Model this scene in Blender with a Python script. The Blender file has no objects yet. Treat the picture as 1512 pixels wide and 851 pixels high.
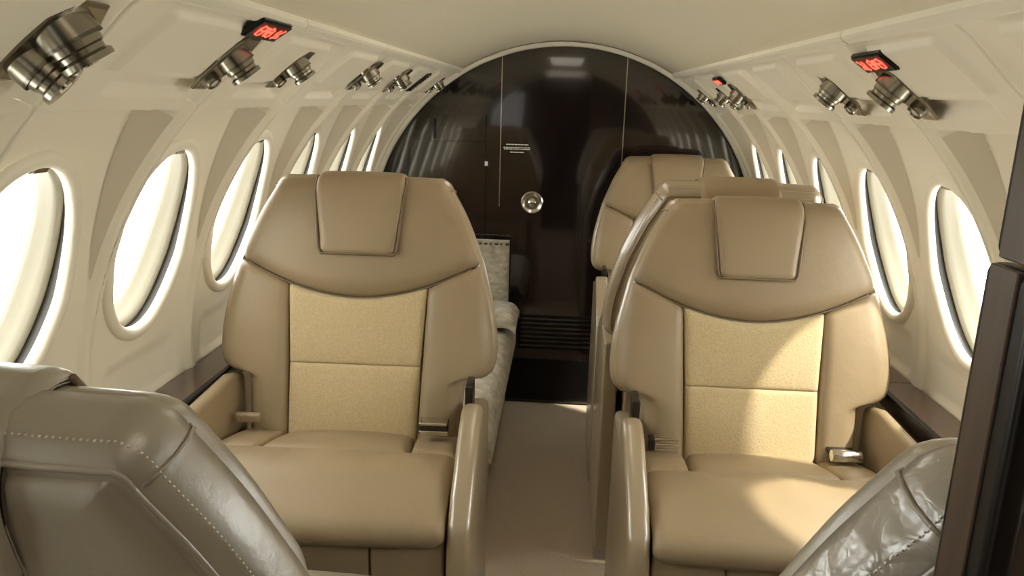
import bpy, bmesh, math, random
from mathutils import Vector, Matrix, noise
PI = math.pi
rng = random.Random(5)
SC = bpy.context.scene
COL = SC.collection

# ------------------------------------------------------------------ camera
CAM = Vector((-0.002, 0, 1.473)); F_PX = 1137.1
PITCH, YAW, ROLL = .24052, .060097, .027695
fw = Vector((-math.sin(YAW)*math.cos(PITCH), math.cos(YAW)*math.cos(PITCH), -math.sin(PITCH)))
rt = Vector((math.cos(YAW), math.sin(YAW), 0)); up = rt.cross(fw)
r2 = math.cos(ROLL)*rt + math.sin(ROLL)*up
u2 = -math.sin(ROLL)*rt + math.cos(ROLL)*up
cd = bpy.data.cameras.new('camera'); cam = bpy.data.objects.new('camera', cd); COL.objects.link(cam)
m = Matrix((r2, u2, -fw)).transposed().to_4x4(); m.translation = CAM
cam.matrix_world = m
cd.sensor_width = 36; cd.lens = F_PX/1512*36; cd.clip_start = .02
SC.camera = cam
# ------------------------------------------------------------------ world, sun, lamps, exposure
w = bpy.data.worlds.new('world'); SC.world = w; w.use_nodes = True
bg = w.node_tree.nodes['Background']
bg.inputs[0].default_value = (.97, .97, .92, 1); bg.inputs[1].default_value = 6.5
sd = bpy.data.lights.new('sun', 'SUN'); sd.energy = 5.2; sd.angle = .045; sd.color = (1, .93, .80)
sun = bpy.data.objects.new('sun', sd); COL.objects.link(sun)
sun.rotation_euler = Vector((-.78, .34, -1.12)).to_track_quat('-Z', 'Y').to_euler()
def area(name, loc, aim, sx, sy, e, color):
    l = bpy.data.lights.new(name, 'AREA'); l.shape = 'RECTANGLE'; l.size = sx; l.size_y = sy; l.energy = e; l.color = color
    o = bpy.data.objects.new(name, l); COL.objects.link(o); o.location = loc
    o.rotation_euler = (Vector(aim)-Vector(loc)).to_track_quat('-Z', 'Y').to_euler(); return o
# added fill lights, no visible source: one from the front left, the rest overhead
area('front_side_fill', (-.62, -1.15, 1.0), (.6, -.6, .9), 0.7, 1.1, 1.3, (1, .95, .86))
for yy in (-.75, .15): area('overhead_fill', (0, yy, 1.712), (0, yy+.05, 0), .7, .5, 1.2, (1, .86, .68))  # added fill for the seat fronts, shining down from the ceiling
area('overhead_fill', (0, 2.1, 1.712), (0, 2.101, 0), .2, 1.0, 1.1, (1, .89, .74))  # added fill that brightens the aisle floor
SC.view_settings.view_transform = 'Standard'; SC.view_settings.look = 'None'
SC.view_settings.exposure = 0.62; SC.view_settings.gamma = 1; SC.view_settings.use_curve_mapping = False

# ------------------------------------------------------------------ materials
def mat(name, col, rough=.5, metal=0, spec=.5, bump=None, var=None, coat=0, emit=None, fabric=None, coatr=.04, coatior=1.5):
    mt = bpy.data.materials.new(name); mt.use_nodes = True
    nt = mt.node_tree; n = nt.nodes; L = nt.links; b = n['Principled BSDF']
    b.inputs['Base Color'].default_value = (*col, 1); b.inputs['Roughness'].default_value = rough
    b.inputs['Metallic'].default_value = metal; b.inputs['Specular IOR Level'].default_value = spec
    b.inputs['Coat Weight'].default_value = coat; b.inputs['Coat Roughness'].default_value = coatr
    b.inputs['Coat IOR'].default_value = coatior
    tc = n.new('ShaderNodeTexCoord')
    if var:      # (scale, second colour)
        t = n.new('ShaderNodeTexNoise'); t.inputs['Scale'].default_value = var[0]; t.inputs['Detail'].default_value = 5
        mp = n.new('ShaderNodeMapping'); L.new(tc.outputs['Object'], mp.inputs[0]); L.new(mp.outputs[0], t.inputs['Vector'])
        if len(var) > 2: mp.inputs['Scale'].default_value = var[2]
        r = n.new('ShaderNodeValToRGB'); r.color_ramp.elements[0].position = .35; r.color_ramp.elements[1].position = .65
        r.color_ramp.elements[0].color = (*col, 1); r.color_ramp.elements[1].color = (*var[1], 1)
        L.new(t.outputs[0], r.inputs[0]); L.new(r.outputs[0], b.inputs['Base Color'])
    prev = None
    for bp in (bump or []):   # (scale, strength, distance, kind)
        if bp[3] == 'vor':
            t = n.new('ShaderNodeTexVoronoi'); t.feature = 'DISTANCE_TO_EDGE'; out = t.outputs['Distance']
        else:
            t = n.new('ShaderNodeTexNoise'); t.inputs['Detail'].default_value = 4; out = t.outputs[0]
        t.inputs['Scale'].default_value = bp[0]
        src = tc.outputs['Object']
        if bp[3] == 'vor':
            nz = n.new('ShaderNodeTexNoise'); nz.inputs['Scale'].default_value = bp[0]*.6
            mx = n.new('ShaderNodeMix'); mx.data_type = 'VECTOR'; mx.inputs[0].default_value = .12
            L.new(src, nz.inputs['Vector']); L.new(src, mx.inputs[4]); L.new(nz.outputs['Color'], mx.inputs[5]); src = mx.outputs[1]
            cl = n.new('ShaderNodeMath'); cl.operation = 'MINIMUM'; cl.inputs[1].default_value = .12
            L.new(out, cl.inputs[0]); out = cl.outputs[0]
        L.new(src, t.inputs['Vector'])
        bm = n.new('ShaderNodeBump'); bm.inputs['Strength'].default_value = bp[1]; bm.inputs['Distance'].default_value = bp[2]
        L.new(out, bm.inputs['Height'])
        if prev: L.new(prev, bm.inputs['Normal'])
        prev = bm.outputs[0]
    if prev: L.new(prev, b.inputs['Normal']); L.new(prev, b.inputs['Coat Normal'])
    if fabric:
        b.inputs['Sheen Weight'].default_value = fabric
    if emit:
        b.inputs['Emission Color'].default_value = (*emit[0], 1); b.inputs['Emission Strength'].default_value = emit[1]
    return mt
M = {}
M['leather'] = mat('beige leather', (.295, .22, .13), .42, spec=.4, bump=[(420, .25, .0012, 'n'), (9, .22, .012, 'n')], var=(5, (.32, .24, .142)))
M['leather_old'] = mat('creased taupe leather', (.265, .235, .18), .36, coat=1, coatr=.33, coatior=1.95, bump=[(300, .2, .001, 'n'), (9, .2, .02, 'n')])
M['leather_creased'] = mat('wrinkled taupe leather', (.29, .265, .225), .36, coat=1, coatr=.24, coatior=1.8, bump=[(13, .42, .011, 'vor'), (38, .28, .004, 'vor'), (9, .5, .03, 'n')])
M['fabric'] = mat('woven beige cloth', (.55, .43, .24), .85, bump=[(220, .6, .002, 'n')], var=(190, (.48, .37, .20)), fabric=.3)
M['piping'] = mat('piping', (.17, .12, .065), .5)
M['gusset'] = mat('glossy beige leather side', (.31, .235, .145), .4, bump=[(9, .2, .01, 'n')], coat=1, coatr=.24, coatior=1.8)
M['stitch'] = mat('stitch thread', (.62, .57, .47), .6)
M['cream'] = mat('cream wall plastic', (.88, .815, .665), .38, bump=[(3, .12, .02, 'n')])
M['cream_lip'] = mat('cream window ring', (.86, .80, .66), .32)
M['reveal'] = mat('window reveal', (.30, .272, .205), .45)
M['facet_shade'] = mat('shaded facet cream', (.68, .61, .48), .7, spec=.25)  # cream darkened to carry the shade of the slanted facets
M['ceil'] = mat('ceiling vinyl', (.80, .735, .57), .45, bump=[(4, .15, .02, 'n')])
M['strip'] = mat('ceiling strip', (.85, .80, .66), .35)
M['carpet'] = mat('brown carpet', (.68, .55, .39), .95, bump=[(500, .9, .004, 'n')], var=(240, (.54, .43, .30)), fabric=.3)
M['wood'] = mat('dark gloss wood', (.009, .0065, .006), .10, coat=1.0, var=(6, (.016, .009, .008), (9, 9, 1)))
M['ledge'] = mat('gloss brown wood', (.095, .052, .036), .14, coat=.7, var=(8, (.060, .030, .022), (8, 1, 8)))
M['edge_wood'] = mat('brown panel edge', (.075, .05, .036), .35, var=(9, (.05, .033, .024), (9, 9, 1)))
M['black'] = mat('black gloss', (.006, .005, .005), .32, spec=.3)
M['rubber'] = mat('dark seal', (.03, .026, .02), .5)
M['chrome'] = mat('chrome', (.62, .60, .55), .16, metal=1)
M['smoke'] = mat('smoked metal', (.30, .275, .22), .26, metal=1)
M['dark_metal'] = mat('dark metal', (.05, .045, .04), .3, metal=.8)
M['lens'] = mat('lamp lens', (.75, .74, .68), .08, coat=.5)
M['red'] = mat('red sign glow', (.9, .05, .03), .4, emit=((1, .06, .035), 2.6))
M['white'] = mat('white print', (.75, .74, .70), .5)
M['divan'] = mat('patterned cream cloth', (.50, .45, .35), .75, bump=[(26, .6, .01, 'n')], var=(22, (.30, .26, .19), (1, 1, 2)), fabric=.2)
M['glass'] = mat('glass', (1, 1, 1))
nt = M['glass'].node_tree; nt.nodes.clear()
o_ = nt.nodes.new('ShaderNodeOutputMaterial'); mx = nt.nodes.new('ShaderNodeMixShader'); tr = nt.nodes.new('ShaderNodeBsdfTransparent'); gl = nt.nodes.new('ShaderNodeBsdfGlossy')
fr = nt.nodes.new('ShaderNodeLayerWeight'); fr.inputs[0].default_value = .12; gl.inputs['Roughness'].default_value = .03; tr.inputs[0].default_value = (.97, .98, .97, 1)
nt.links.new(fr.outputs['Facing'], mx.inputs[0]); nt.links.new(tr.outputs[0], mx.inputs[1]); nt.links.new(gl.outputs[0], mx.inputs[2]); nt.links.new(mx.outputs[0], o_.inputs[0])

# ------------------------------------------------------------------ helpers
def mesh(name, verts, faces, mt, parent=None, smooth=True):
    me = bpy.data.meshes.new(name); me.from_pydata([tuple(v) for v in verts], [], faces)
    bm = bmesh.new(); bm.from_mesh(me); bmesh.ops.recalc_face_normals(bm, faces=bm.faces); bm.to_mesh(me); bm.free()
    me.materials.append(M[mt])
    for p in me.polygons: p.use_smooth = smooth
    o = bpy.data.objects.new(name, me); COL.objects.link(o)
    if parent: o.parent = parent
    return o
def from_bm(name, bm, mt, parent=None, smooth=True):
    me = bpy.data.meshes.new(name); bm.to_mesh(me); bm.free(); me.materials.append(M[mt])
    for p in me.polygons: p.use_smooth = smooth
    if smooth:
        me.set_sharp_from_angle(angle=math.radians(50))
    o = bpy.data.objects.new(name, me); COL.objects.link(o)
    if parent: o.parent = parent
    return o
def empty(name, loc=(0, 0, 0), rz=0):
    o = bpy.data.objects.new(name, None); COL.objects.link(o); o.location = loc; o.rotation_euler = (0, 0, rz); o.empty_display_size = .05; return o
def tag(o, label=None, cat=None, group=None, kind=None):
    for k, v in (('label', label), ('category', cat), ('group', group), ('kind', kind)):
        if v: o[k] = v
    return o
def box(name, x0, x1, y0, y1, z0, z1, mt, parent=None, bev=.004, seg=2):
    bm = bmesh.new(); bmesh.ops.create_cube(bm, size=1)
    for v in bm.verts: v.co = Vector(((x0+x1)/2+v.co.x*(x1-x0), (y0+y1)/2+v.co.y*(y1-y0), (z0+z1)/2+v.co.z*(z1-z0)))
    if bev: bmesh.ops.bevel(bm, geom=bm.edges[:], offset=bev, segments=seg, affect='EDGES', profile=.5)
    o = from_bm(name, bm, mt, parent, smooth=bool(bev) and seg > 1)
    if bev and seg > 1: o.modifiers.new('weighted normals', 'WEIGHTED_NORMAL').keep_sharp = True
    return o
def prism(name, poly, x0, x1, mt, parent=None, bev=.01, seg=3, fn=None):
    """polygon in (y,z) extruded over x"""
    bm = bmesh.new(); vs = [bm.verts.new((x0, y, z)) for y, z in poly]; f = bm.faces.new(vs)
    r = bmesh.ops.extrude_face_region(bm, geom=[f])
    for e in r['geom']:
        if isinstance(e, bmesh.types.BMVert): e.co.x = x1
    bmesh.ops.recalc_face_normals(bm, faces=bm.faces)
    if bev:
        ed = [e for e in bm.edges if e.calc_face_angle(0) > .5]
        bmesh.ops.bevel(bm, geom=ed, offset=bev, segments=seg, affect='EDGES', profile=.5, clamp_overlap=True)
    if fn:
        for v in bm.verts: v.co = fn(v.co)
    return from_bm(name, bm, mt, parent)
def tube(name, pts, r, mt, parent=None, seg=6, closed=False):
    pts = [Vector(p) for p in pts]; V = []; Fc = []; n = len(pts)
    prevn = None
    for i, p in enumerate(pts):
        a = pts[(i-1) % n] if (closed or i) else p; b = pts[(i+1) % n] if (closed or i < n-1) else p
        t = (b-a).normalized()
        nn = prevn - t*prevn.dot(t) if prevn else (t.cross(Vector((0, 0, 1))) if abs(t.z) < .9 else t.cross(Vector((1, 0, 0))))
        nn.normalize(); prevn = nn; bb = t.cross(nn)
        for k in range(seg):
            an = 2*PI*k/seg; V.append(p+(nn*math.cos(an)+bb*math.sin(an))*r)
    for i in range(n if closed else n-1):
        j = (i+1) % n
        for k in range(seg):
            Fc.append((i*seg+k, i*seg+(k+1) % seg, j*seg+(k+1) % seg, j*seg+k))
    if not closed:
        Fc.append(tuple(range(seg))); Fc.append(tuple(range((n-1)*seg, n*seg)))
    return mesh(name, V, Fc, mt, parent)
def lathe(name, prof, mt, parent=None, seg=24, frame=None):
    """prof: (r,h) list; axis +z, frame maps a Vector to a Vector"""
    V = []; Fc = []
    for r, h in prof:
        for k in range(seg):
            a = 2*PI*k/seg; v = Vector((r*math.cos(a), r*math.sin(a), h)); V.append(frame(v) if frame else v)
    for i in range(len(prof)-1):
        for k in range(seg): Fc.append((i*seg+k, i*seg+(k+1) % seg, (i+1)*seg+(k+1) % seg, (i+1)*seg+k))
    Fc.append(tuple(range(seg))); Fc.append(tuple(range((len(prof)-1)*seg, len(prof)*seg)))
    o = mesh(name, V, Fc, mt, parent); o.data.set_sharp_from_angle(angle=math.radians(40)); return o
def lerp(a, b, t): return a+(b-a)*t
def sstep(a, b, x):
    t = max(0, min(1, (x-a)/(b-a))); return t*t*(3-2*t)
def curve(pts, n, smooth=True):
    """catmull-rom through 2-D/3-D points, resampled evenly to n"""
    P = [Vector(p) for p in pts]; out = []
    if smooth:
        for i in range(len(P)-1):
            p0 = P[max(i-1, 0)]; p1 = P[i]; p2 = P[i+1]; p3 = P[min(i+2, len(P)-1)]
            for k in range(10):
                t = k/10; out.append(.5*((2*p1)+(-p0+p2)*t+(2*p0-5*p1+4*p2-p3)*t*t+(-p0+3*p1-3*p2+p3)*t**3))
        out.append(P[-1])
    else: out = P
    cum = [0]
    for a, b in zip(out, out[1:]): cum.append(cum[-1]+(b-a).length)
    res = []; j = 0
    for i in range(n):
        s = cum[-1]*i/(n-1)
        while j < len(out)-2 and cum[j+1] < s: j += 1
        d = cum[j+1]-cum[j]; res.append(out[j].lerp(out[j+1], (s-cum[j])/d if d > 0 else 0))
    return res
def pathframe(pts, flip=1):
    C = curve(pts, 80); L = sum((b-a).length for a, b in zip(C, C[1:]))
    def fr(u, v, w):
        t = max(0, min(1, v/L))*79; i = min(int(t), 78); p = C[i].lerp(C[i+1], t-i)
        a = C[max(i-2, 0)]; b = C[min(i+3, 79)]; tg = (b-a).normalized()
        return Vector((u, p.x-tg.y*w*flip*-1, p.y+tg.x*w*flip*-1))
    return fr, L
def spaced(n):   # clustered near both ends
    return [.5-.5*math.cos(PI*i/(n-1)) for i in range(n)]
def patch(name, uv, frame, mt, parent, R=(.02,)*4, D=(.015,)*4, puff=0, back=-.05, ns=28, nt_=28, extra=None, cls=True):
    """cushion panel: uv(s,t)->(u,v); the four edges (s0,s1,t0,t1) roll down by D over R; a skirt runs back to w=back"""
    S = spaced(ns); T = spaced(nt_); V = []; Fc = []
    UV = [[uv(s, t) for s in S] for t in T]
    def roll(d, r, dd):
        if r <= 0: return 0
        x = 1-min(d/r, 1); return dd*(1-math.sqrt(max(0, 1-x*x)))
    for j, t in enumerate(T):
        a = Vector(UV[j][0]); b = Vector(UV[j][-1]); wd = (b-a).length
        for i, s in enumerate(S):
            c = Vector(UV[0][i]); d = Vector(UV[-1][i]); ht = (d-c).length
            u, v = UV[j][i]
            w_ = puff*(4*s*(1-s))**.6*(4*t*(1-t))**.6
            w_ -= roll(s*wd, R[0], D[0])+roll((1-s)*wd, R[1], D[1])+roll(t*ht, R[2], D[2])+roll((1-t)*ht, R[3], D[3])
            if extra: w_ += extra(u, v, s, t)
            V.append(frame(u, v, w_))
    for j in range(nt_-1):
        for i in range(ns-1): Fc.append((j*ns+i, j*ns+i+1, (j+1)*ns+i+1, (j+1)*ns+i))
    bd = [(i, 0) for i in range(ns)]+[(ns-1, j) for j in range(1, nt_)]+[(i, nt_-1) for i in range(ns-2, -1, -1)]+[(0, j) for j in range(nt_-2, 0, -1)]
    n0 = len(V)
    for i, j in bd: V.append(frame(UV[j][i][0], UV[j][i][1], back))
    nb = len(bd)
    for k in range(nb):
        a = bd[k][1]*ns+bd[k][0]; b_ = bd[(k+1) % nb][1]*ns+bd[(k+1) % nb][0]
        Fc.append((a, b_, n0+(k+1) % nb, n0+k))
    if cls: Fc.append(tuple(n0+k for k in range(nb)))
    o = mesh(name, V, Fc, mt, parent); o.data.set_sharp_from_angle(angle=math.radians(60)); return o
def copy_tree(o, parent=None):
    c = o.copy(); COL.objects.link(c); c.parent = parent
    for ch in o.children: copy_tree(ch, c)
    return c

# ------------------------------------------------------------------ cabin shell
R0, CZ = .915, .811
BAYS = .032      # the rib joints sit a little aft of the middle between two windows
BULK = 3.615; YF = -1.75
PITCHW = .428
WY = {-1: [1.53+PITCHW*k for k in range(-3, 5)], 1: [1.655+PITCHW*.955*k for k in range(-3, 5)]}
TH_W = {-1: 22.8, 1: 20.6}       # window centre angle
WA, WB = .150, .208              # half size along y, along the arc
TH_TOP = 45.0
def cyl(side, y, th, w=0):
    """w: outwards"""
    a = math.radians(th); r = R0+w
    return Vector((side*r*math.cos(a), y, CZ+r*math.sin(a)))
def disp(dy, th, thc, pw):
    """outward relief of one wall bay; dy is measured from the window centre"""
    # pocket round the window, deepening towards the top, closed by a shelf
    dy -= BAYS; dy = (dy+pw/2) % pw-pw/2 if abs(dy) > pw/2+.001 else dy
    k_ = max(0, min(1, (th-19)/24)); edge = pw/2-.024; hw = lerp(edge-.002, edge-.052, k_)
    inn = max(0, min(1, (edge-abs(dy))/max(.001, edge-hw)))
    w_ = .050*k_*inn*(1-max(0, min(1, (th-42.6)/.8)))
    # soft rib between the bays
    w_ -= .012*sstep(pw/2-.028, pw/2-.008, abs(dy))*(1-sstep(50, 57, th))
    # hairline joint at the bay edge
    if abs(dy) > pw/2-.0006: w_ += .009
    # scoop below the window
    w_ += .010*(1-sstep(.12, .16, abs(dy)))*sstep(-1.0, .6, th)*(1-sstep(4.6, 7.2, th))
    # bar recess above the shelf
    w_ += .018*(1-sstep(.105, .118, abs(dy-.04)))*sstep(45.3, 45.9, th)*(1-sstep(47.4, 48.0, th))
    # raised tray that carries the service units
    w_ -= .010*(1-sstep(.118, .128, abs(dy)))*sstep(48.4, 49.2, th)*(1-sstep(56.0, 56.8, th))
    return w_
for side, nm in ((-1, 'left'), (1, 'right')):
    thc = TH_W[side]; wall = None
    # lower wall, also the outer carrier of the panels
    V = []; Fc = []; ths = [-62+ (56)*k/12 for k in range(13)]
    for th in ths:
        for y in (YF, BULK): V.append(cyl(side, y, th, .0))
    for k in range(12): Fc.append((2*k, 2*k+1, 2*k+3, 2*k+2))
    wall = mesh('wall_'+nm, V, Fc, 'cream'); tag(wall, kind='structure')
    ys = WY[side]; pw = ys[1]-ys[0]
    yb = ys[0]+BAYS-pw/2; V = []; Fc = []      # plain lining of the forward cabin, no windows
    for j in range(41):
        for y in (YF, yb): V.append(cyl(side, y, lerp(-6.5, 59, j/40), 0))
    for k in range(40): Fc.append((2*k, 2*k+1, 2*k+3, 2*k+2))
    mesh('forward_lining', V, Fc, 'cream', wall)
    V = []; Fc = []      # added light blocker behind the upper panels, stops sky leaking through the joints
    for j in range(21):
        for y in (YF, BULK): V.append(cyl(side, y, lerp(44.2, 60, j/20), .034))
    V = [cyl(side, YF, 44.2, .002), cyl(side, BULK, 44.2, .002)]+V
    for k in range(21): Fc.append((2*k, 2*k+1, 2*k+3, 2*k+2))
    mesh('light_blocker', V, Fc, 'cream', wall)
    for n_, yc in enumerate(ys):
        y0 = yc+BAYS-pw/2; y1 = min(yc+BAYS+pw/2, BULK)
        if n_ == len(ys)-1: y1 = BULK
        def surf(y, th): return cyl(side, y, th, disp(y-yc, th, thc, pw))
        th0, th1 = -6.5, TH_TOP
        # panel with the oval opening
        NA, NR = 200, 60; V = []; Fc = []
        for j in range(NR+1):
            rr = (j/NR)
            for k in range(NA):
                a = 2*PI*k/NA; ca, sa = math.cos(a), math.sin(a)
                ey = yc+WA*ca; es = math.radians(thc)*R0+WB*sa
                # ray to the rectangle
                lo, hi = math.radians(th0)*R0, math.radians(th1)*R0; cs = math.radians(thc)*R0
                dy_, ds_ = WA*ca, WB*sa
                tt = min(((y1-yc)/dy_ if dy_ > 1e-9 else 1e9), ((y0-yc)/dy_ if dy_ < -1e-9 else 1e9), ((hi-cs)/ds_ if ds_ > 1e-9 else 1e9), ((lo-cs)/ds_ if ds_ < -1e-9 else 1e9))
                q = lerp(1, tt, rr)
                py = yc+dy_*q
                if j < NR: py = min(max(py, y0+.003), y1-.003)
                V.append(surf(py, math.degrees((cs+ds_*q)/R0)))
        # snap the nearest outer verts to the corners
        for cy, ct in ((y0, th0), (y0, th1), (y1, th0), (y1, th1)):
            c = surf(cy, ct); kk = min(range(NA), key=lambda k: (V[NR*NA+k]-c).length); V[NR*NA+kk] = c
        for j in range(NR):
            for k in range(NA): Fc.append((j*NA+k, j*NA+(k+1) % NA, (j+1)*NA+(k+1) % NA, (j+1)*NA+k))
        o = mesh('window_panel', V, Fc, 'cream', wall)
        # overlay on the slanted facets beside the window, their shade put into its colour
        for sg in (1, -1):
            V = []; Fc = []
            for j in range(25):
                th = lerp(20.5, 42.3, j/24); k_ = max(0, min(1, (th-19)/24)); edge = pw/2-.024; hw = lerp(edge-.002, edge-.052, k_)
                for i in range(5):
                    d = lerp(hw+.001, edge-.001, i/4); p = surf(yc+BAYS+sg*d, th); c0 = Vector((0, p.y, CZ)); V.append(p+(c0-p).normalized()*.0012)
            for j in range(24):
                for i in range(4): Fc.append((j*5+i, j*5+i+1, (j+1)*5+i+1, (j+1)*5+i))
            if V[0].y < BULK-.01 and V[-1].y < BULK-.01: mesh('facet_shade_overlay', V, Fc, 'facet_shade', wall)
        # upper panel to the strip
        NY, NT = 60, 56; V = []; Fc = []
        for j in range(NT+1):
            for i in range(NY+1):
                V.append(surf(y0 if i == 0 else y1 if i == NY else lerp(y0+.003, y1-.003, (i-1)/(NY-2)), lerp(TH_TOP, 59, j/NT)))
        for j in range(NT):
            for i in range(NY): Fc.append((j*(NY+1)+i, j*(NY+1)+i+1, (j+1)*(NY+1)+i+1, (j+1)*(NY+1)+i))
        mesh('upper_panel', V, Fc, 'cream', wall)

# ------------------------------------------------------------------ windows
wn = 0
def ring(name, prof, side, yc, thc, mt, parent, n=72, close=False):
    """prof: list of (grow, w) : ellipse grown by `grow`, at outward depth w"""
    V = []; Fc = []; base_s = math.radians(thc)*R0
    for g, w_ in prof:
        for k in range(n):
            a = 2*PI*k/n; dy = (WA+g)*math.cos(a); th = math.degrees((base_s+(WB+g)*math.sin(a))/R0)
            V.append(cyl(side, yc+dy, th, w_+(disp(WA*math.cos(a), math.degrees((base_s+WB*math.sin(a))/R0), thc, .43))*max(0, 1-max(w_, 0)/.05)))
    m_ = len(prof)
    for j in range(m_-1 if not close else m_):
        for k in range(n): Fc.append((j*n+k, j*n+(k+1) % n, ((j+1) % m_)*n+(k+1) % n, ((j+1) % m_)*n+k))
    return V, Fc
for side in (-1, 1):
    for yc in WY[side]:
        wn += 1; thc = TH_W[side]
        root = empty('window_%d' % wn, (0, 0, 0)); tag(root, kind='structure')
        V, Fc = ring('', [(.016, .004), (.015, -.005), (.009, -.010), (.000, -.012), (-.008, -.009), (-.012, -.001), (-.012, .008), (-.004, .012)], side, yc, thc, 'cream_lip', root)
        mesh('window_frame', V, Fc, 'cream_lip', root)
        V, Fc = ring('', [(-.004, .010), (-.003, .028)], side, yc, thc, 'rubber', root)
        mesh('seal', V, Fc, 'rubber', root)
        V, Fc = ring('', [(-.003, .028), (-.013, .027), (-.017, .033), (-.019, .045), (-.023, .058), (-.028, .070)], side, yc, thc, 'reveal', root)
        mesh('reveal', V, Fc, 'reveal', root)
        # pane: grown disc
        V = []; Fc = []; n = 48; base_s = math.radians(thc)*R0
        for rr in (1, .66, .33):
            for k in range(n):
                a = 2*PI*k/n; V.append(cyl(side, yc+(WA-.030)*rr*math.cos(a), math.degrees((base_s+(WB-.030)*rr*math.sin(a))/R0), .066))
        V.append(cyl(side, yc, thc, .066))
        for j in range(2):
            for k in range(n): Fc.append((j*n+k, j*n+(k+1) % n, (j+1)*n+(k+1) % n, (j+1)*n+k))
        for k in range(n): Fc.append((2*n+k, 2*n+(k+1) % n, 3*n))
        mesh('pane', V, Fc, 'glass', root)
        # shade tab at the top
        tht = math.degrees((base_s+(WB-.012))/R0)
        c = cyl(side, yc, tht, .012+disp(0, tht, thc, .43)*.8); e1 = Vector((0, 1, 0)); e2 = (cyl(side, yc, tht+1)-cyl(side, yc, tht)).normalized(); e3 = e1.cross(e2)
        bm = bmesh.new(); bmesh.ops.create_cube(bm, size=1); bmesh.ops.bevel(bm, geom=bm.edges[:], offset=.25, segments=3, affect='EDGES')
        for v in bm.verts: v.co = c+e1*v.co.x*.060+e2*v.co.y*.022+e3*v.co.z*.024
        from_bm('shade_tab', bm, 'smoke', root)

# ------------------------------------------------------------------ ceiling, strips, floor, bulkhead
V = []; Fc = []; NT = 40; NY = 12
for j in range(NT+1):
    a = lerp(58.2, 121.8, j/NT)
    for i in range(NY+1):
        y = lerp(YF, BULK, i/NY); r = R0+.004
        V.append((-r*math.cos(math.radians(a)), y, CZ+r*math.sin(math.radians(a))))
for j in range(NT):
    for i in range(NY): Fc.append((j*(NY+1)+i, j*(NY+1)+i+1, (j+1)*(NY+1)+i+1, (j+1)*(NY+1)+i))
o = mesh('ceiling', V, Fc, 'ceil'); tag(o, kind='structure')
tn = 0
for side in (-1, 1):
    tn += 1; root = empty('trim_%d' % tn); tag(root, kind='structure')
    cuts = [YF, -.9, -.1, .62, 1.42, 2.05, 2.85, BULK-.012]
    for a, b in zip(cuts, cuts[1:]):
        prof = [(57.6, .004), (57.7, -.006), (58.1, -.009), (58.9, -.009), (59.3, -.006), (59.45, .004)]
        V = []; Fc = []
        for y in (a+.002, b-.002):
            for th, w_ in prof: V.append(cyl(side, y, th, w_))
        k = len(prof)
        for i in range(k-1): Fc.append((i, i+1, k+i+1, k+i))
        Fc.append(tuple(range(k))); Fc.append(tuple(range(k, 2*k)))
        mesh('strip', V, Fc, 'strip', root, smooth=False)
o = box('floor', -.66, .66, YF, BULK, -.03, 0, 'carpet', bev=0); tag(o, kind='structure')
# rear bulkhead: dark gloss wood round the sliding door
def disc(name, y, r, mt, x0=-9, x1=9, zc=0, th=.012, parent=None, n=96):
    """slab clipped to the cabin circle between x0..x1"""
    xs = [lerp(max(x0, -r*.999), min(x1, r*.999), i/n) for i in range(n+1)]
    top = [(x, CZ+math.sqrt(max(0, r*r-x*x))) for x in xs]; bot = [(x, max(zc, CZ-math.sqrt(max(0, r*r-x*x)))) for x in xs]
    V = []; Fc = []
    for yy in (y, y+th):
        for (x, z) in top: V.append((x, yy, z))
        for (x, z) in bot: V.append((x, yy, z))
    m_ = n+1
    for i in range(n):
        Fc.append((i, i+1, m_+i+1, m_+i)); Fc.append((2*m_+i, 2*m_+i+1, 3*m_+i+1, 3*m_+i))
        Fc.append((i, i+1, 2*m_+i+1, 2*m_+i)); Fc.append((m_+i, m_+i+1, 3*m_+i+1, 3*m_+i))
    Fc.append((0, m_, 3*m_, 2*m_)); Fc.append((n, m_+n, 3*m_+n, 2*m_+n))
    o = mesh(name, V, Fc, mt, parent, smooth=False); return o
o = disc('wall_back', BULK, R0+.02, 'wood', th=.03); tag(o, kind='structure')
DX0, DX1 = -.288, .268
door = disc('door_1', BULK-.011, R0-.006, 'wood', DX0, DX1, .012, th=.010, n=30); tag(door, kind='structure')
for x in (DX0-.0025, DX1+.0025):
    z1 = CZ+math.sqrt((R0-.01)**2-x*x)
    z0 = .98 if x < 0 else .02
    box('edge_strip', x-.0022, x+.0022, BULK-.0135, BULK-.010, z0, z1, 'chrome', door, bev=.0006, seg=1)
bk = bpy.data.objects['wall_back']
box('hatch_panel', -.72, DX0-.07, BULK-.004, BULK+.001, .60, 1.275, 'wood', bk, bev=.002, seg=1)
box('hatch_panel', -.56, DX0-.07, BULK-.004, BULK+.001, 1.279, 1.40, 'wood', bk, bev=.002, seg=1)
box('slot', -.605, -.59, BULK-.004, BULK+.001, 1.287, 1.375, 'black', bk, bev=.001, seg=1)
# door latch
def fy(cx, cz, y):     # axis towards -y
    return lambda v: Vector((cx+v.x, y-v.z, cz+v.y))
lx, lz = -.136, 1.005
latch = lathe('latch', [(.002, 0), (.052, 0), (.052, .004), (.047, .008), (.040, .006), (.036, .004), (.030, .004), (.0, .004)], 'chrome', door, 36, fy(lx, lz, BULK-.0112))
k = lathe('latch_knob', [(.002, 0), (.020, 0), (.020, .014), (.016, .020), (.006, .023), (.001, .023)], 'chrome', latch, 28, fy(lx, lz, BULK-.0155))
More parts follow.
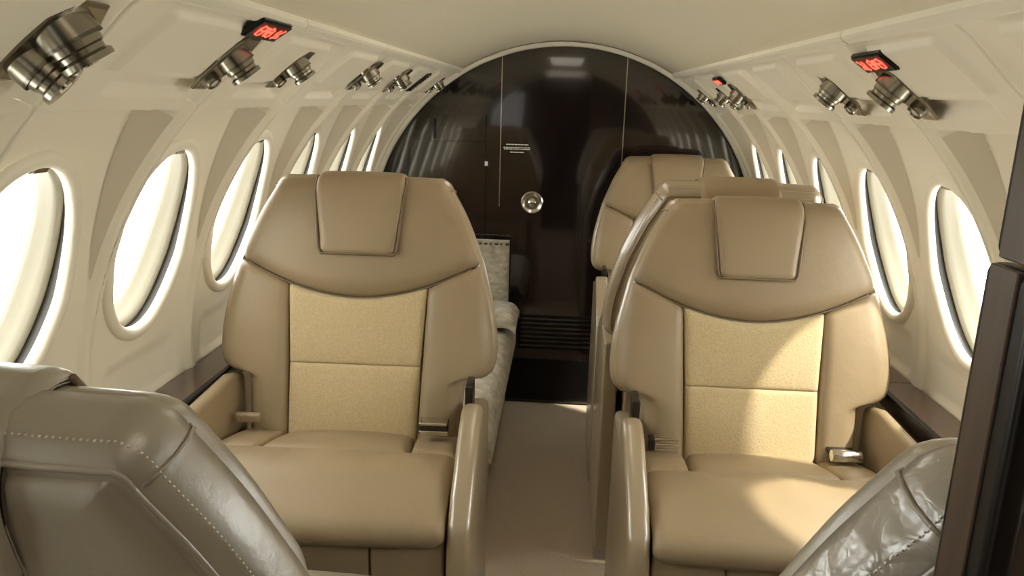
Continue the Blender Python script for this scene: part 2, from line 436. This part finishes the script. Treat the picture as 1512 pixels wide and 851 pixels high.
# placard of three short printed lines
pl = box('placard', -.292+.075, -.162, BULK-.0125, BULK-.0112, 1.225, 1.275, 'wood', door, bev=.0004, seg=1)
rows = [(1.268, .10, .75), (1.254, .125, 1), (1.247, .12, 1), (1.233, .062, .9)]
for z, wd, _ in rows:
    x = -.222-wd/2+.0; xe = -.222+wd/2; x += .008; xe += .008
    V = []; Fc = []
    while x < xe:
        l = rng.uniform(.004, .013); l = min(l, xe-x+.002)
        b0 = len(V); V += [(x, BULK-.0128, z), (x+l, BULK-.0128, z), (x+l, BULK-.0128, z+.0042), (x, BULK-.0128, z+.0042),
                            (x, BULK-.0122, z), (x+l, BULK-.0122, z), (x+l, BULK-.0122, z+.0042), (x, BULK-.0122, z+.0042)]
        Fc += [(b0, b0+1, b0+2, b0+3), (b0, b0+1, b0+5, b0+4), (b0+3, b0+2, b0+6, b0+7), (b0, b0+3, b0+7, b0+4), (b0+1, b0+2, b0+6, b0+5)]
        x += l+.0022
    mesh('lettering', V, Fc, 'white', pl, smooth=False)
# louvre vent, low on the door
vt = box('vent_frame', -.185, .215, BULK-.015, BULK-.0112, .285, .46, 'black', door, bev=.001, seg=1)
for i in range(7):
    z = .30+.0225*i
    box('slat', -.172, .202, BULK-.021, BULK-.0148, z, z+.010, 'wood', vt, bev=.0012, seg=1)
kp = box('kick_plate', -.26, .262, BULK-.0145, BULK-.0112, .02, .235, 'black', door, bev=.001, seg=1)
# light switch beside the door
sw = box('wall_switch', -.368, -.342, BULK-.006, BULK-.0002, 1.160, 1.196, 'black', bev=.001)
tag(sw, 'small white rocker switch in black surround on dark bulkhead', 'switch')
box('rocker', -.362, -.348, BULK-.009, BULK-.0055, 1.168, 1.188, 'white', sw, bev=.001)
# cream arch rim in front of the bulkhead
tn += 1
V = []; Fc = []; n = 100; prof = [(.0, BULK-.05), (-.014, BULK-.045), (-.018, BULK-.032), (-.018, BULK-.012), (.004, BULK-.008)]
for j in range(n+1):
    a = math.radians(lerp(-8, 188, j/n))
    for dr, y in prof: V.append(((R0+dr)*math.cos(a), y, CZ+(R0+dr)*math.sin(a)))
k = len(prof)
for j in range(n):
    for i in range(k-1): Fc.append((j*k+i, j*k+i+1, (j+1)*k+i+1, (j+1)*k+i))
o = mesh('trim_%d' % tn, V, Fc, 'strip'); tag(o, kind='structure')
# front end of the cabin behind the camera: dark partition with an opening
o = disc('wall_front', YF-.03, R0+.02, 'wood', th=.03); tag(o, kind='structure')

# ------------------------------------------------------------------ side ledges
for side, nm in ((-1, 'left'), (1, 'right')):
    root = empty('side_ledge', (side*.85, 1.0, 0))
    tag(root, 'glossy brown wooden side ledge under the %s row of oval windows' % nm, 'ledge')
    zt = .800
    def bx(name, x0, x1, y0, y1, z0, z1, mt, **kw):
        a, b = sorted((side*x0, side*x1)); o = box(name, a, b, y0, y1, z0, z1, mt, root, **kw)
        for v in o.data.vertices: v.co -= root.location
        return o
    cuts = [YF+.02, -.6, .42, 1.16, 1.905, 2.70, BULK-.02]
    if side < 0: cuts = [YF+.02, -.6, .60, 1.30, 2.12, 2.70, BULK-.02]
    for a, b in zip(cuts, cuts[1:]):
        bx('ledge_top', .823, .908, a+.0008, b-.0008, zt-.02, zt, 'ledge', bev=.002, seg=2)
        bx('side_panel', .826, .842, a+.001, b-.001, .30, zt-.021, 'leather', bev=.002, seg=2)
    bx('edge_trim', .806, .8225, YF+.02, BULK-.02, zt-.035, zt+.004, 'black', bev=.004, seg=3)

# ------------------------------------------------------------------ seats
TK = .27; NYv = Vector((0, -.9654, .2607)); TH_B = .125
def fback(u, z, w_): return Vector((u, (z-.68)*TK, z)) + NYv*w_
OUT = [(.245, .60), (.247, .66), (.250, .72), (.252, .770), (.258, .792), (.278, .799), (.303, .803), (.322, .818), (.329, .85), (.3275, .90), (.320, .95), (.308, 1.00), (.292, 1.06)]
OUT2 = [(.292, 1.06), (.272, 1.11), (.245, 1.17), (.215, 1.222), (.204, 1.243), (.188, 1.253)]
CR = .292
def zc(u): return .972+.088*min(1, abs(u)/CR)**1.9
def crease_star(c, amp, n, ln):
    """radiating folds in leather"""
    an = [rng.uniform(0, 2*PI) for _ in range(n)]
    def f(p, q):
        dx, dz = p-c[0], q-c[1]; r = math.hypot(dx, dz); a = math.atan2(dz, dx); h = 0
        for t in an:
            d = (a-t+PI) % (2*PI)-PI
            if abs(d) < 1.2: h += math.exp(-(r*math.sin(d)/.007)**2)*math.exp(-r/ln)
        return h*amp
    return f
def make_seat(name, leather='leather', fabric='fabric', aisle=1, gmat=None, cush=.42, gusset_bump=0):
    root = empty(name)
    L = leather; gmat = gmat or ('gusset' if leather == 'leather' else leather)
    # solid core of the backrest that carries the cushions (also the side gusset)
    o1 = curve(OUT, 40); o2 = curve(OUT2, 26)
    side = [tuple(p) for p in o1]+[tuple(p) for p in o2[1:]]
    top = [(lerp(.188, -.188, i/24), 1.252+.004*math.cos(lerp(-1, 1, i/24)*PI/2)) for i in range(1, 24)]
    outl = side+top+[(-u, z) for u, z in side[::-1]]
    # round the outline inwards by g
    cen = Vector((0, .98)); n = len(outl)
    def inset(g):
        res = []
        for i, p in enumerate(outl):
            a = Vector(outl[max(i-1, 0)]); b = Vector(outl[min(i+1, n-1)]); t = (b-a).normalized(); nn = Vector((-t.y, t.x))
            res.append(Vector(p)+nn*g)
        return res
    lay = [(.020, -.034), (.002, -.026), (-.007, -.034), (-.010, -.050), (-.009, -.068), (-.002, -.083), (.008, -.093), (.013, -.095)]
    V = []; Fc = []
    for g, w_ in lay:
        for i, p in enumerate(inset(g)):
            V.append(fback(p.x, p.y, w_))
    for j in range(len(lay)-1):
        for i in range(n): Fc.append((j*n+i, j*n+(i+1) % n, (j+1)*n+(i+1) % n, (j+1)*n+i))
    Fc.append(tuple(range(n))); Fc.append(tuple((len(lay)-1)*n+i for i in range(n)))
    back = mesh('backrest', V, Fc, gmat, root); back.data.set_sharp_from_angle(angle=math.radians(55))
    # rear cover panel with rolled border
    bo = inset(.022); 
    V = []; Fc = []; rings = [(0, -.088), (.003, -.096), (.012, -.1015), (.035, -.106), (.08, -.110), (.13, -.112)]
    cz_ = 1.0
    for g, w_ in rings:
        for p in bo:
            d = Vector((p.x*(1-g/.33), cz_+(p.y-cz_)*(1-g/.40))); V.append(fback(d.x, d.y, w_))
    V.append(fback(0, cz_, -.113))
    for j in range(len(rings)-1):
        for i in range(n): Fc.append((j*n+i, j*n+(i+1) % n, (j+1)*n+(i+1) % n, (j+1)*n+i))
    for i in range(n): Fc.append(((len(rings)-1)*n+i, (len(rings)-1)*n+(i+1) % n, len(V)-1))
    mesh('rear_cover', V, Fc, L, root)
    bp = [fback(p.x, p.y, -.094) for p in inset(.014)][2:-2]
    tube('piping', bp, .0036, L, back)
    # stitches beside the piping
    sp = [fback(p.x, p.y, -.0835) for p in inset(-.0035)][4:-4]
    st = curve([tuple(p) for p in sp], 700, smooth=False); V = []; Fc = []
    for i in range(0, 698, 2):
        a, b = st[i], st[i+1]; c0 = fback(0, 1.0, -.085)
        nn = ((a-c0)-NYv*(a-c0).dot(NYv)).normalized(); q = (b-a)*.15
        b0 = len(V)
        for e in (a+q, b-q):
            V += [e+nn*.0016+NYv*.0007, e+nn*.0016-NYv*.0007, e-nn*.0008]
        Fc += [(b0, b0+1, b0+4, b0+3), (b0, b0+2, b0+5, b0+3), (b0+1, b0+2, b0+5, b0+4), (b0, b0+1, b0+2), (b0+3, b0+4, b0+5)]
    mesh('stitching', V, Fc, 'stitch', back, smooth=False)['kind'] = 'stuff'
    # mitre seams over the shoulders
    for s in (1, -1):
        pts = []
        k = len(side)-5
        for g, w_ in lay[1:7]:
            p = inset(g)[k]; pts.append(fback(p.x*s, p.y, w_)+Vector((s*.001, 0, .001)))
        tube('shoulder_seam', pts, .0019, L, back)
    # headrest cushion
    def uv_head(s, t):
        f = 2*s-1; z_s = lerp(1.062, 1.250, t)
        hw = _hw(z_s); zt = 1.255-.004*abs(f)**2
        return (f*hw, lerp(zc(f*CR), zt, t))
    tab = [(p.y, p.x) for p in o2]
    def _hw(z):
        for (z0, h0), (z1, h1) in zip(tab, tab[1:]):
            if z <= z1: return lerp(h0, h1, max(0, (z-z0)/(z1-z0)) if z1 > z0 else 0)
        return tab[-1][1]
    patch('headrest', uv_head, fback, L, root, R=(.028, .028, .040, .035), D=(.020, .020, .026, .026), puff=.014, back=-.05, ns=44, nt_=36)
    # bolsters: s from the panel edge to the outline
    outer = curve(OUT, 60)
    for sg in (1, -1):
        def uv_b(s, t, sg=sg):
            i = t*59; k = min(int(i), 58); o = outer[k].lerp(outer[k+1], i-k)
            iz = lerp(.60, zc(.168)-.004, t**.95); inner = Vector((lerp(.154, .168, t), iz))
            p = inner.lerp(Vector((o.x, o.y-.004)), s); return (sg*p.x, p.y)
        patch('bolster', uv_b, fback, L, root, R=(.024, .040, .03, .020), D=(.016, .026, .02, .016), puff=.014, back=-.05, ns=32, nt_=60)
    # cloth lumbar panels, two with a seam between
    def uv_l(s, t):
        u = lerp(-1, 1, s)*lerp(.154, .158, t); return (u, lerp(.60, .817, t))
    def uv_h(s, t):
        hw = lerp(.158, .168, t); u = lerp(-1, 1, s)*hw; return (u, lerp(.8175, zc(u)-.002, t))
    patch('lumbar_panel', uv_l, fback, fabric, root, R=(.014, .014, .02, .008), D=(.012, .012, .02, .004), puff=.010, back=-.05)
    patch('lumbar_panel', uv_h, fback, fabric, root, R=(.014, .014, .008, .016), D=(.012, .012, .004, .014), puff=.006, back=-.05)
    # headrest flap draped over the top
    f0 = fback(0, 1.072, .024); f1 = fback(0, 1.215, .022)
    up_ = (f1-f0).normalized()
    tp = f1+up_*.048-NYv*.030; tb = f1+up_*.054-NYv*.060; tc_ = f1+up_*.044-NYv*.112; td = f1-up_*.00-NYv*.142; te = f1-up_*.07-NYv*.146
    mid = f1+up_*.032-NYv*.010
    fr_, Lf = pathframe([(p.y, p.z) for p in (f0, f0.lerp(f1, .5), f1, mid, tp, tb, tc_, td, te)], flip=-1)
    # orientation check: w must point away from the back
    t0 = fr_(0, .05, .01)-fr_(0, .05, 0)
    if t0.dot(NYv) < 0: fr_, Lf = pathframe([(p.y, p.z) for p in (f0, f0.lerp(f1, .5), f1, mid, tp, tb, tc_, td, te)], flip=1)
    def uv_f(s, t):
        v = t*Lf; hw = lerp(.090, .106, sstep(0, .16, v)); hw *= 1-.06*(1-sstep(0, .012, v))
        return ((2*s-1)*hw, v)
    patch('headrest_flap', uv_f, fr_, L, root, R=(.016, .016, .014, .014), D=(.010, .010, .010, .010), puff=.004, back=-.008, ns=28, nt_=70)
    g = [fr_(sx, v, -.0055) for sx, v in [(-.1075, .20), (-.106, .14), (-.1, .07), (-.094, .012), (-.088, -.0), (0, -.0), (.088, 0), (.094, .012), (.1, .07), (.106, .14), (.1075, .20)]]
    tube('flap_piping', g, .0034, 'piping', root)
    tube('crescent_seam', [fback(CR*.93*i/12, zc(CR*.93*i/12)-.001, -.0135) for i in range(-12, 13)], .0033, 'piping', root)
    # ---- seat cushion
    pts = [(.055, .632), (0, .652), (-.11, .682), (-.22, .706), (-.30, .708), (-.355, .697), (-cush, .674), (-cush-.012, .652), (-cush-.004, .630), (-cush+.02, .612)]
    frc, Lc = pathframe(pts, flip=1)
    if (frc(0, .1, .01)-frc(0, .1, 0)).z < 0: frc, Lc = pathframe(pts, flip=-1)
    def wr(u, v, s, t): return .0025*math.sin(u*31+1.3)*math.exp(-((v-.30)/.05)**2)*(1+math.sin(u*70))
    patch('seat_front', lambda s, t: (lerp(-.274, .274, s), lerp(.235, Lc, t)), frc, L, root, R=(.03, .03, .020, .03), D=(.022, .022, .014, .016), puff=.012, back=-.06, ns=44, nt_=40, extra=wr)
    patch('seat_panel', lambda s, t: (lerp(-1, 1, s)*lerp(.148, .166, t), lerp(0, .2345, t)), frc, L, root, R=(.018, .018, .02, .020), D=(.018, .018, .014, .015), puff=.014, back=-.06)
    for sg in (1, -1):
        patch('seat_side', lambda s, t, sg=sg: (sg*lerp(lerp(.149, .167, t), .274, s), lerp(0, .2345, t)), frc, L, root, R=(.018, .03, .02, .018), D=(.018, .024, .014, .013), puff=.007, back=-.06, ns=20, nt_=24)
    # box under the cushion
    fy0 = -cush+.018
    box('seat_base', -.258, .258, fy0+.02, .09, .14, .645, L, root, bev=.01)
    um = aisle*.130
    a0, a1 = sorted((um+aisle*.0015, aisle*.272)); box('front_panel', a0, a1, fy0-.004, fy0+.018, 0.14, .635, L, root, bev=.006, seg=3)
    a0, a1 = sorted((um-aisle*.0015, -aisle*.272)); box('front_panel', a0, a1, fy0-.004, fy0+.018, 0.14, .635, L, root, bev=.006, seg=3)
    box('pedestal', -.17, .17, -.28, .02, 0, .139, 'dark_metal', root, bev=.01)
    # ---- arms
    f = -cush
    pa = [(.06, .74), (.06, .03), (f-.005, .03), (f-.012, .60), (f+.01, .668), (f+.06, .712), (f+.14, .755), (f+.20, .790), (-.16, .806), (-.125, .800), (-.115, .74)]
    a0, a1 = sorted((aisle*.278, aisle*.324))
    arm = prism('armrest', pa, a0, a1, gmat, root, bev=.016, seg=4)
    pb = [(.075, .775), (.07, .15), (f-.0, .15), (f-.01, .72), (f+.03, .775), (f+.08, .786), (0, .795)]
    a0, a1 = sorted((-aisle*.278, -aisle*.311))
    prism('armrest', pb, a0, a1, L, root, bev=.016, seg=4)
    a0, a1 = sorted((aisle*.279, aisle*.296)); box('arm_bracket', a0, a1, -.10, -.03, .735, .825, 'dark_metal', root, bev=.004)
    return root
def add_belts(root, aisle, kinds):
    for sg, kind in kinds:
        x = sg*.205 if kind != 'strap' else sg*.235
        if kind == 'buckle':
            b = box('belt_buckle', x-.034, x+.034, -.075, -.035, .715, .745, 'dark_metal', root, bev=.006, seg=3)
            box('buckle_cover', x-.032, x+.032, -.078, -.040, .741, .749, 'chrome', b, bev=.003)
            box('buckle_face', x-.030, x+.034, -.082, -.074, .720, .731, 'chrome', b, bev=.002)
        elif kind == 'chrome':
            b = lathe('belt_buckle', [(.001, -.034), (.013, -.034), (.015, -.030), (.015, .030), (.013, .034), (.001, .034)], 'chrome', root, 20, lambda v: Vector((x+v.z, -.055+v.x, .722+v.y)))
            box('strap', x-.03, x+.03, -.05, -.005, .712, .722, 'dark_metal', b, bev=.002)
        elif kind == 'prongs':
            b = box('belt_tongue', x-.045, x-.028, -.062, -.030, .712, .742, 'dark_metal', root, bev=.004)
            for k in range(3): box('prong', x-.03, x+.026, -.060+.003*k, -.052+.003*k, .712+.012*k, .717+.012*k, 'chrome', b, bev=.0015)
        else:
            box('belt_strap', x-.032, x+.03, -.045, -.028, .715, .738, 'leather', root, bev=.006, seg=3)
def drop_belts(root, dz):
    for ch in root.children:
        if ch.name.startswith('belt_'):
            for o in [ch]+list(ch.children):
                for v in o.data.vertices: v.co.z += dz
def place(o, x, y, rz=0, dz=0): o.location = (x, y, dz); o.rotation_euler = (0, 0, rz)
G = 'beige cabin armchairs'
s1 = make_seat('cabin_seat', aisle=1); place(s1, -.487, 1.715, math.radians(1.5)); s1.scale = (1.02,)*3; tag(s1, 'beige leather armchair left of the aisle facing the camera, cloth lumbar panel', 'seat', G)
add_belts(s1, 1, [(1, 'buckle'), (-1, 'strap')])
drop_belts(s1, -.024)
s2 = make_seat('cabin_seat', aisle=-1); place(s2, .476, 1.74, 0, -.006); tag(s2, 'beige leather armchair right of the aisle facing the camera, sunlit on one side', 'seat', G)
add_belts(s2, -1, [(-1, 'prongs'), (1, 'chrome')])
drop_belts(s2, -.024)
s3 = make_seat('cabin_seat', aisle=1, cush=.36); place(s3, .474, 2.315, PI, .02); tag(s3, 'beige seat back to back with the sunlit right armchair, only top and side showing', 'seat', G)
s4 = make_seat('cabin_seat', aisle=-1, cush=.36); place(s4, .472, 3.10, 0, .005); tag(s4, 'rearmost beige leather armchair right of the aisle close to the dark bulkhead', 'seat', G)
s5 = make_seat('cabin_seat', leather='leather_old', aisle=-1); place(s5, -.503, .73, PI, -.01); tag(s5, 'taupe leather seat seen from behind in the lower left corner, bright aisle side', 'seat', 'foreground seats seen from behind')
s6 = make_seat('cabin_seat', leather='leather_old', gmat='leather_creased', aisle=1); place(s6, .464, .70, PI, -.001); tag(s6, 'wrinkled taupe leather seat shoulder in the lower right corner beside the dark partition', 'seat', 'foreground seats seen from behind')

# ------------------------------------------------------------------ divan along the left wall behind the armchair
dv = empty('divan', (-.5, 2.9, 0)); tag(dv, 'cream patterned divan along the left wall behind the front armchair', 'sofa')
def sub(o):
    for v in o.data.vertices: v.co -= dv.location
    return o
sub(box('divan_base', -.80, -.235, 2.20, 3.56, .02, .36, 'leather', dv, bev=.012))
for y0, y1 in ((2.205, 2.868), (2.872, 3.44)):
    def fr(u, v, w_): return Vector((u, v, .47+w_))-dv.location
    patch('seat_cushion', lambda s, t: (lerp(-.66, -.185, s), lerp(y0, y1, t)), fr, 'divan', dv, R=(.04, .06, .04, .04), D=(.03, .055, .03, .03), puff=.035, back=-.108, ns=24, nt_=28)
    def fr2(u, v, w_): return Vector((-.70+w_, u, v))-dv.location
    patch('back_cushion', lambda s, t: (lerp(y0, y1, s), lerp(.48, .79, t)), fr2, 'divan', dv, R=(.04,)*4, D=(.03,)*4, puff=.03, back=-.09)
def fr3(u, v, w_): return Vector((u, 3.50-w_, v))-dv.location
patch('end_bolster', lambda s, t: (lerp(-.78, -.232, s), lerp(.36, .83, t)), fr3, 'divan', dv, R=(.03, .03, .03, .02), D=(.02,)*4, puff=.012, back=-.06)
def fr4(u, v, w_): return Vector((u, v, .56+w_))-dv.location
patch('end_pillow', lambda s, t: (lerp(-.60, -.172, s), lerp(3.17, 3.46, t)), fr4, 'divan', dv, R=(.05,)*4, D=(.045,)*4, puff=.02, back=-.04)

V = []; Fc = []
for i in range(22):
    x = -.76+.0245*i; l = rng.uniform(.008, .017); b0 = len(V)
    V += [(x, 3.462, .822), (x+l, 3.462, .822), (x+l, 3.462, .829), (x, 3.462, .829), (x, 3.48, .822), (x+l, 3.48, .822), (x+l, 3.48, .829), (x, 3.48, .829)]
    Fc += [(b0, b0+1, b0+2, b0+3), (b0, b0+1, b0+5, b0+4), (b0+3, b0+2, b0+6, b0+7), (b0, b0+3, b0+7, b0+4), (b0+1, b0+2, b0+6, b0+5), (b0+4, b0+5, b0+6, b0+7)]
sub(mesh('dark_edge_braid', V, Fc, 'dark_metal', dv, smooth=False))

# ------------------------------------------------------------------ overhead service units and signs
def oframe(side, y, th, w0=0.0):
    c = cyl(side, y, th, w0); ey = Vector((0, 1, 0)); et = (cyl(side, y, th+1)-cyl(side, y, th-1)).normalized(); en = -(Vector((c.x, 0, c.z-CZ))).normalized()
    return c, ey, et, en
def service_unit(side, y, th, sc, knobs, label, ly=.034, lt=.068, rot=0, group='overhead air and light units'):
    c, ey, et, en = oframe(side, y, th, -.007)
    ca, sa = math.cos(rot), math.sin(rot); ey, et = ey*ca+et*sa, et*ca-ey*sa
    root = empty('service_unit', c); tag(root, label, 'air vent', group)
    # bezel plate: pointed lozenge
    pr = [(-1, -.55), (-.62, -1), (.62, -1), (1, -.55), (1, .55), (.62, 1), (-.62, 1), (-1, .55)]
    V = []; Fc = []; 
    for k_, h in ((1, 0), (1, .003), (.93, .005), (.80, .0045)):
        for a, b in pr: V.append((ey*a*ly+et*b*lt)*sc*k_+en*h)
    for j in range(3):
        for i in range(8): Fc.append((j*8+i, j*8+(i+1) % 8, (j+1)*8+(i+1) % 8, (j+1)*8+i))
    Fc.append(tuple(range(8))); Fc.append(tuple(range(24, 32)))
    mesh('bezel', V, Fc, 'smoke', root, smooth=False)
    for kd, dt, r, tilt in knobs:
        ax = (en+et*tilt+ey*(.30 if kd == 'gasper' else -.1)).normalized(); e1 = ey-ax*ey.dot(ax); e1.normalize(); e2 = ax.cross(e1)
        org = et*dt*lt*sc+en*.003; r *= sc
        fr_ = lambda v: org+e1*v.x+e2*v.y+ax*v.z
        if kd == 'gasper':
            g = lathe('air_nozzle', [(r*.98, -.028), (r, .004), (r*1.0, .010*sc+.004), (r*1.0, .010*sc), (r*.88, .012*sc), (r*.86, .020*sc), (r*.78, .022*sc), (r*.76, .027*sc), (r*.90, .030*sc), (r*.90, .036*sc), (r*.66, .035*sc), (r*.55, .029*sc), (.0008, .029*sc)], 'smoke', root, 28, fr_)
            lathe('nozzle_core', [(.001, .028*sc), (r*.34, .028*sc), (r*.30, .037*sc), (.001, .038*sc)], 'chrome', g, 16, fr_)
        else:
            g = lathe('reading_light', [(r*.98, -.008), (r, .006*sc), (r*.9, .012*sc), (r*.7, .013*sc), (r*.62, .009*sc), (.001, .009*sc)], 'smoke', root, 24, fr_)
            lathe('lens', [(.001, .009*sc), (r*.58, .0095*sc), (r*.3, .012*sc), (.001, .0125*sc)], 'lens', g, 16, fr_)
    return root
two = [('gasper', -.30, .026, -.3), ('light', .42, .019, .1)]
two_b = [('gasper', .22, .030, -.12), ('light', -.58, .015, .1)]
two = two_b
wide = [('gasper', -.46, .027, .1), ('gasper', .30, .031, -.2)]
service_unit(-1, .845, 51.5, 1.12, wide, 'large metal double air vent unit overhead in the top left corner', ly=.042, lt=.060)
service_unit(-1, 1.30, 51.3, 1.0, two_b, 'metal air vent unit overhead just below the lit left sign')
service_unit(-1, 1.60, 51.6, .9, two_b, 'metal air vent unit overhead, next one aft of the lit left sign')
service_unit(-1, 2.19, 51.9, .9, two_b, 'metal air vent unit on left overhead panel, third from the bulkhead')
service_unit(-1, 2.63, 51.7, .9, two_b, 'metal air vent unit on left overhead panel beside the flat grille')
service_unit(-1, 3.38, 51.9, .8, two_b, 'last metal air vent unit on left overhead panel by the bulkhead arch')
service_unit(1, 1.74, 49.8, 1.0, two, 'matt metal air vent unit on right overhead panel below the sign')
service_unit(1, 1.42, 50.0, 1.08, two, 'shiny metal air vent unit on right overhead panel beside the sign, nearest the camera')
service_unit(1, 2.70, 49.6, .9, two, 'metal air vent unit on right overhead panel under the small far sign')
service_unit(1, 2.95, 49.2, .9, two, 'metal air vent unit on right overhead panel, second from the bulkhead')
service_unit(1, 3.35, 49.6, .8, two, 'last metal air vent unit on right overhead panel by the bulkhead')
# flat grille
c, ey, et, en = oframe(-1, 2.97, 52.2, -.006); gr = empty('air_grille', c); tag(gr, 'flat bronze air grille on left overhead panel near the bulkhead', 'air vent')
def obox(name, a0, a1, b0, b1, h0, h1, mt, parent, ax, bev=0):
    ey, et, en = ax; bm = bmesh.new(); bmesh.ops.create_cube(bm, size=1)
    if bev: 
        for v in bm.verts: v.co = Vector(((a0+a1)/2+v.co.x*(a1-a0), (b0+b1)/2+v.co.y*(b1-b0), (h0+h1)/2+v.co.z*(h1-h0)))
        bmesh.ops.bevel(bm, geom=bm.edges[:], offset=bev, segments=2, affect='EDGES')
        for v in bm.verts: v.co = ey*v.co.x+et*v.co.y+en*v.co.z
    else:
        for v in bm.verts: v.co = ey*((a0+a1)/2+v.co.x*(a1-a0))+et*((b0+b1)/2+v.co.y*(b1-b0))+en*((h0+h1)/2+v.co.z*(h1-h0))
    bmesh.ops.recalc_face_normals(bm, faces=bm.faces)
    return from_bm(name, bm, mt, parent, smooth=bool(bev))
ax = (ey, et, en)
obox('grille_frame', -.045, .045, -.055, .055, 0, .006, 'smoke', gr, ax, .001)
for i in range(9): obox('slat', -.038, .038, -.049+.0115*i, -.043+.0115*i, .005, .009, 'dark_metal', gr, ax)
def sign(side, y, th, sc, label):
    c, ey, et, en = oframe(side, y, th, -.004); root = empty('lit_sign', c); tag(root, label, 'sign', 'lit no smoking and seat belt signs'); ax = (ey, et, en)
    h = obox('sign_housing', -.068*sc, .068*sc, -.024*sc, .024*sc, 0, .012, 'black', root, ax, .003)
    # glyphs: struck cigarette and a belt, made of short strokes
    gl = .0125; lh = .0135
    def stroke(pts, wd, name='glyph'):
        V = []; Fc = []
        for (a, b), (a2, b2) in zip(pts, pts[1:]):
            d = Vector((a2-a, b2-b)); 
            if d.length < 1e-6: continue
            wd_ = wd*.5; nn = Vector((-d.y, d.x)).normalized()*wd_/2; e = d.normalized()*wd*.3; b0 = len(V)
            for hh in (gl-.001, lh):
                for (p, q) in ((a-e.x+nn.x, b-e.y+nn.y), (a2+e.x+nn.x, b2+e.y+nn.y), (a2+e.x-nn.x, b2+e.y-nn.y), (a-e.x-nn.x, b-e.y-nn.y)):
                    V.append((ey*p*side*-1*-1+et*q)*sc+en*hh)
            Fc += [(b0+4, b0+5, b0+6, b0+7), (b0, b0+1, b0+5, b0+4), (b0+1, b0+2, b0+6, b0+5), (b0+2, b0+3, b0+7, b0+6), (b0+3, b0, b0+4, b0+7)]
        mesh(name, V, Fc, 'red', h, smooth=False)
    k = -1 if side > 0 else 1      # aft is +y: on the left wall text runs towards +y, on the right too when seen from inside looking forward
    stroke([(k*-.050, -.010), (k*-.036, -.010), (k*-.036, -.004), (k*-.050, -.004), (k*-.050, -.010)], .003)
    stroke([(k*-.032, -.004), (k*-.030, .004), (k*-.034, .010)], .003)
    stroke([(k*-.052, .012), (k*-.030, -.013)], .0035)
    stroke([(k*-.012, -.008), (k*-.008, .008), (k*.002, .013), (k*.008, .004), (k*.004, -.010), (k*-.006, -.012), (k*-.012, -.008)], .004)
    stroke([(k*.010, -.010), (k*.016, .010), (k*.024, .010), (k*.028, -.010)], .004)
    stroke([(k*.030, .011), (k*.042, .013), (k*.048, .004), (k*.044, -.010), (k*.034, -.012)], .0045)
    stroke([(k*-.004, .001), (k*.044, .001)], .005)
    return root
sign(-1, 1.285, 57.3, .95, 'black sign with glowing red pictograms high on left overhead panel')
sign(1, 1.400, 54.9, .95, 'black sign with glowing red pictograms high on right overhead panel')
sign(1, 2.755, 55.0, .75, 'tiny far red-lit sign on right overhead panel near the bulkhead')

# ------------------------------------------------------------------ dark partition at the right edge
pt = empty('partition', (.5, .375, 0)); tag(pt, 'dark glossy wooden partition edge at the far right of the frame', 'partition')
def psub(o):
    for v in o.data.vertices: v.co -= pt.location
    return o
xe = .214; zs = 1.402
def pbody(z0, z1, name, mt, x0, y0, y1):
    V = []; Fc = []; n = 16
    for yy in (y0, y1):
        for i in range(n+1):
            z = lerp(z0, z1, i/n); xr = math.sqrt(max(.01, (R0-.012)**2-(z-CZ)**2)); V.append((x0, yy, z)); V.append((max(x0+.01, xr), yy, z))
    m_ = 2*(n+1)
    for i in range(n):
        a = 2*i; Fc += [(a, a+1, a+3, a+2), (m_+a, m_+a+1, m_+a+3, m_+a+2), (a, a+2, m_+a+2, m_+a), (a+1, a+3, m_+a+3, m_+a+1)]
    Fc += [(0, 1, m_+1, m_), (m_-2, m_-1, 2*m_-1, 2*m_-2)]
    return psub(mesh(name, V, Fc, mt, pt, smooth=False))
pbody(0, zs-.002, 'lower_panel', 'edge_wood', xe+.012, .362, .392)
pbody(zs+.001, 1.70, 'upper_panel', 'edge_wood', xe+.014, .362, .392)
for z0, z1, dx in ((0, zs-.0015, 0), (zs+.0015, 1.66, .003)):
    psub(box('edge_post', xe+dx, xe+.016, .352, .398, z0, z1, 'black', pt, bev=.005, seg=3))
    psub(box('edge_band', xe+dx-.0015, xe+dx+.002, .366, .390, z0, z1, 'edge_wood', pt, bev=.0006, seg=1))
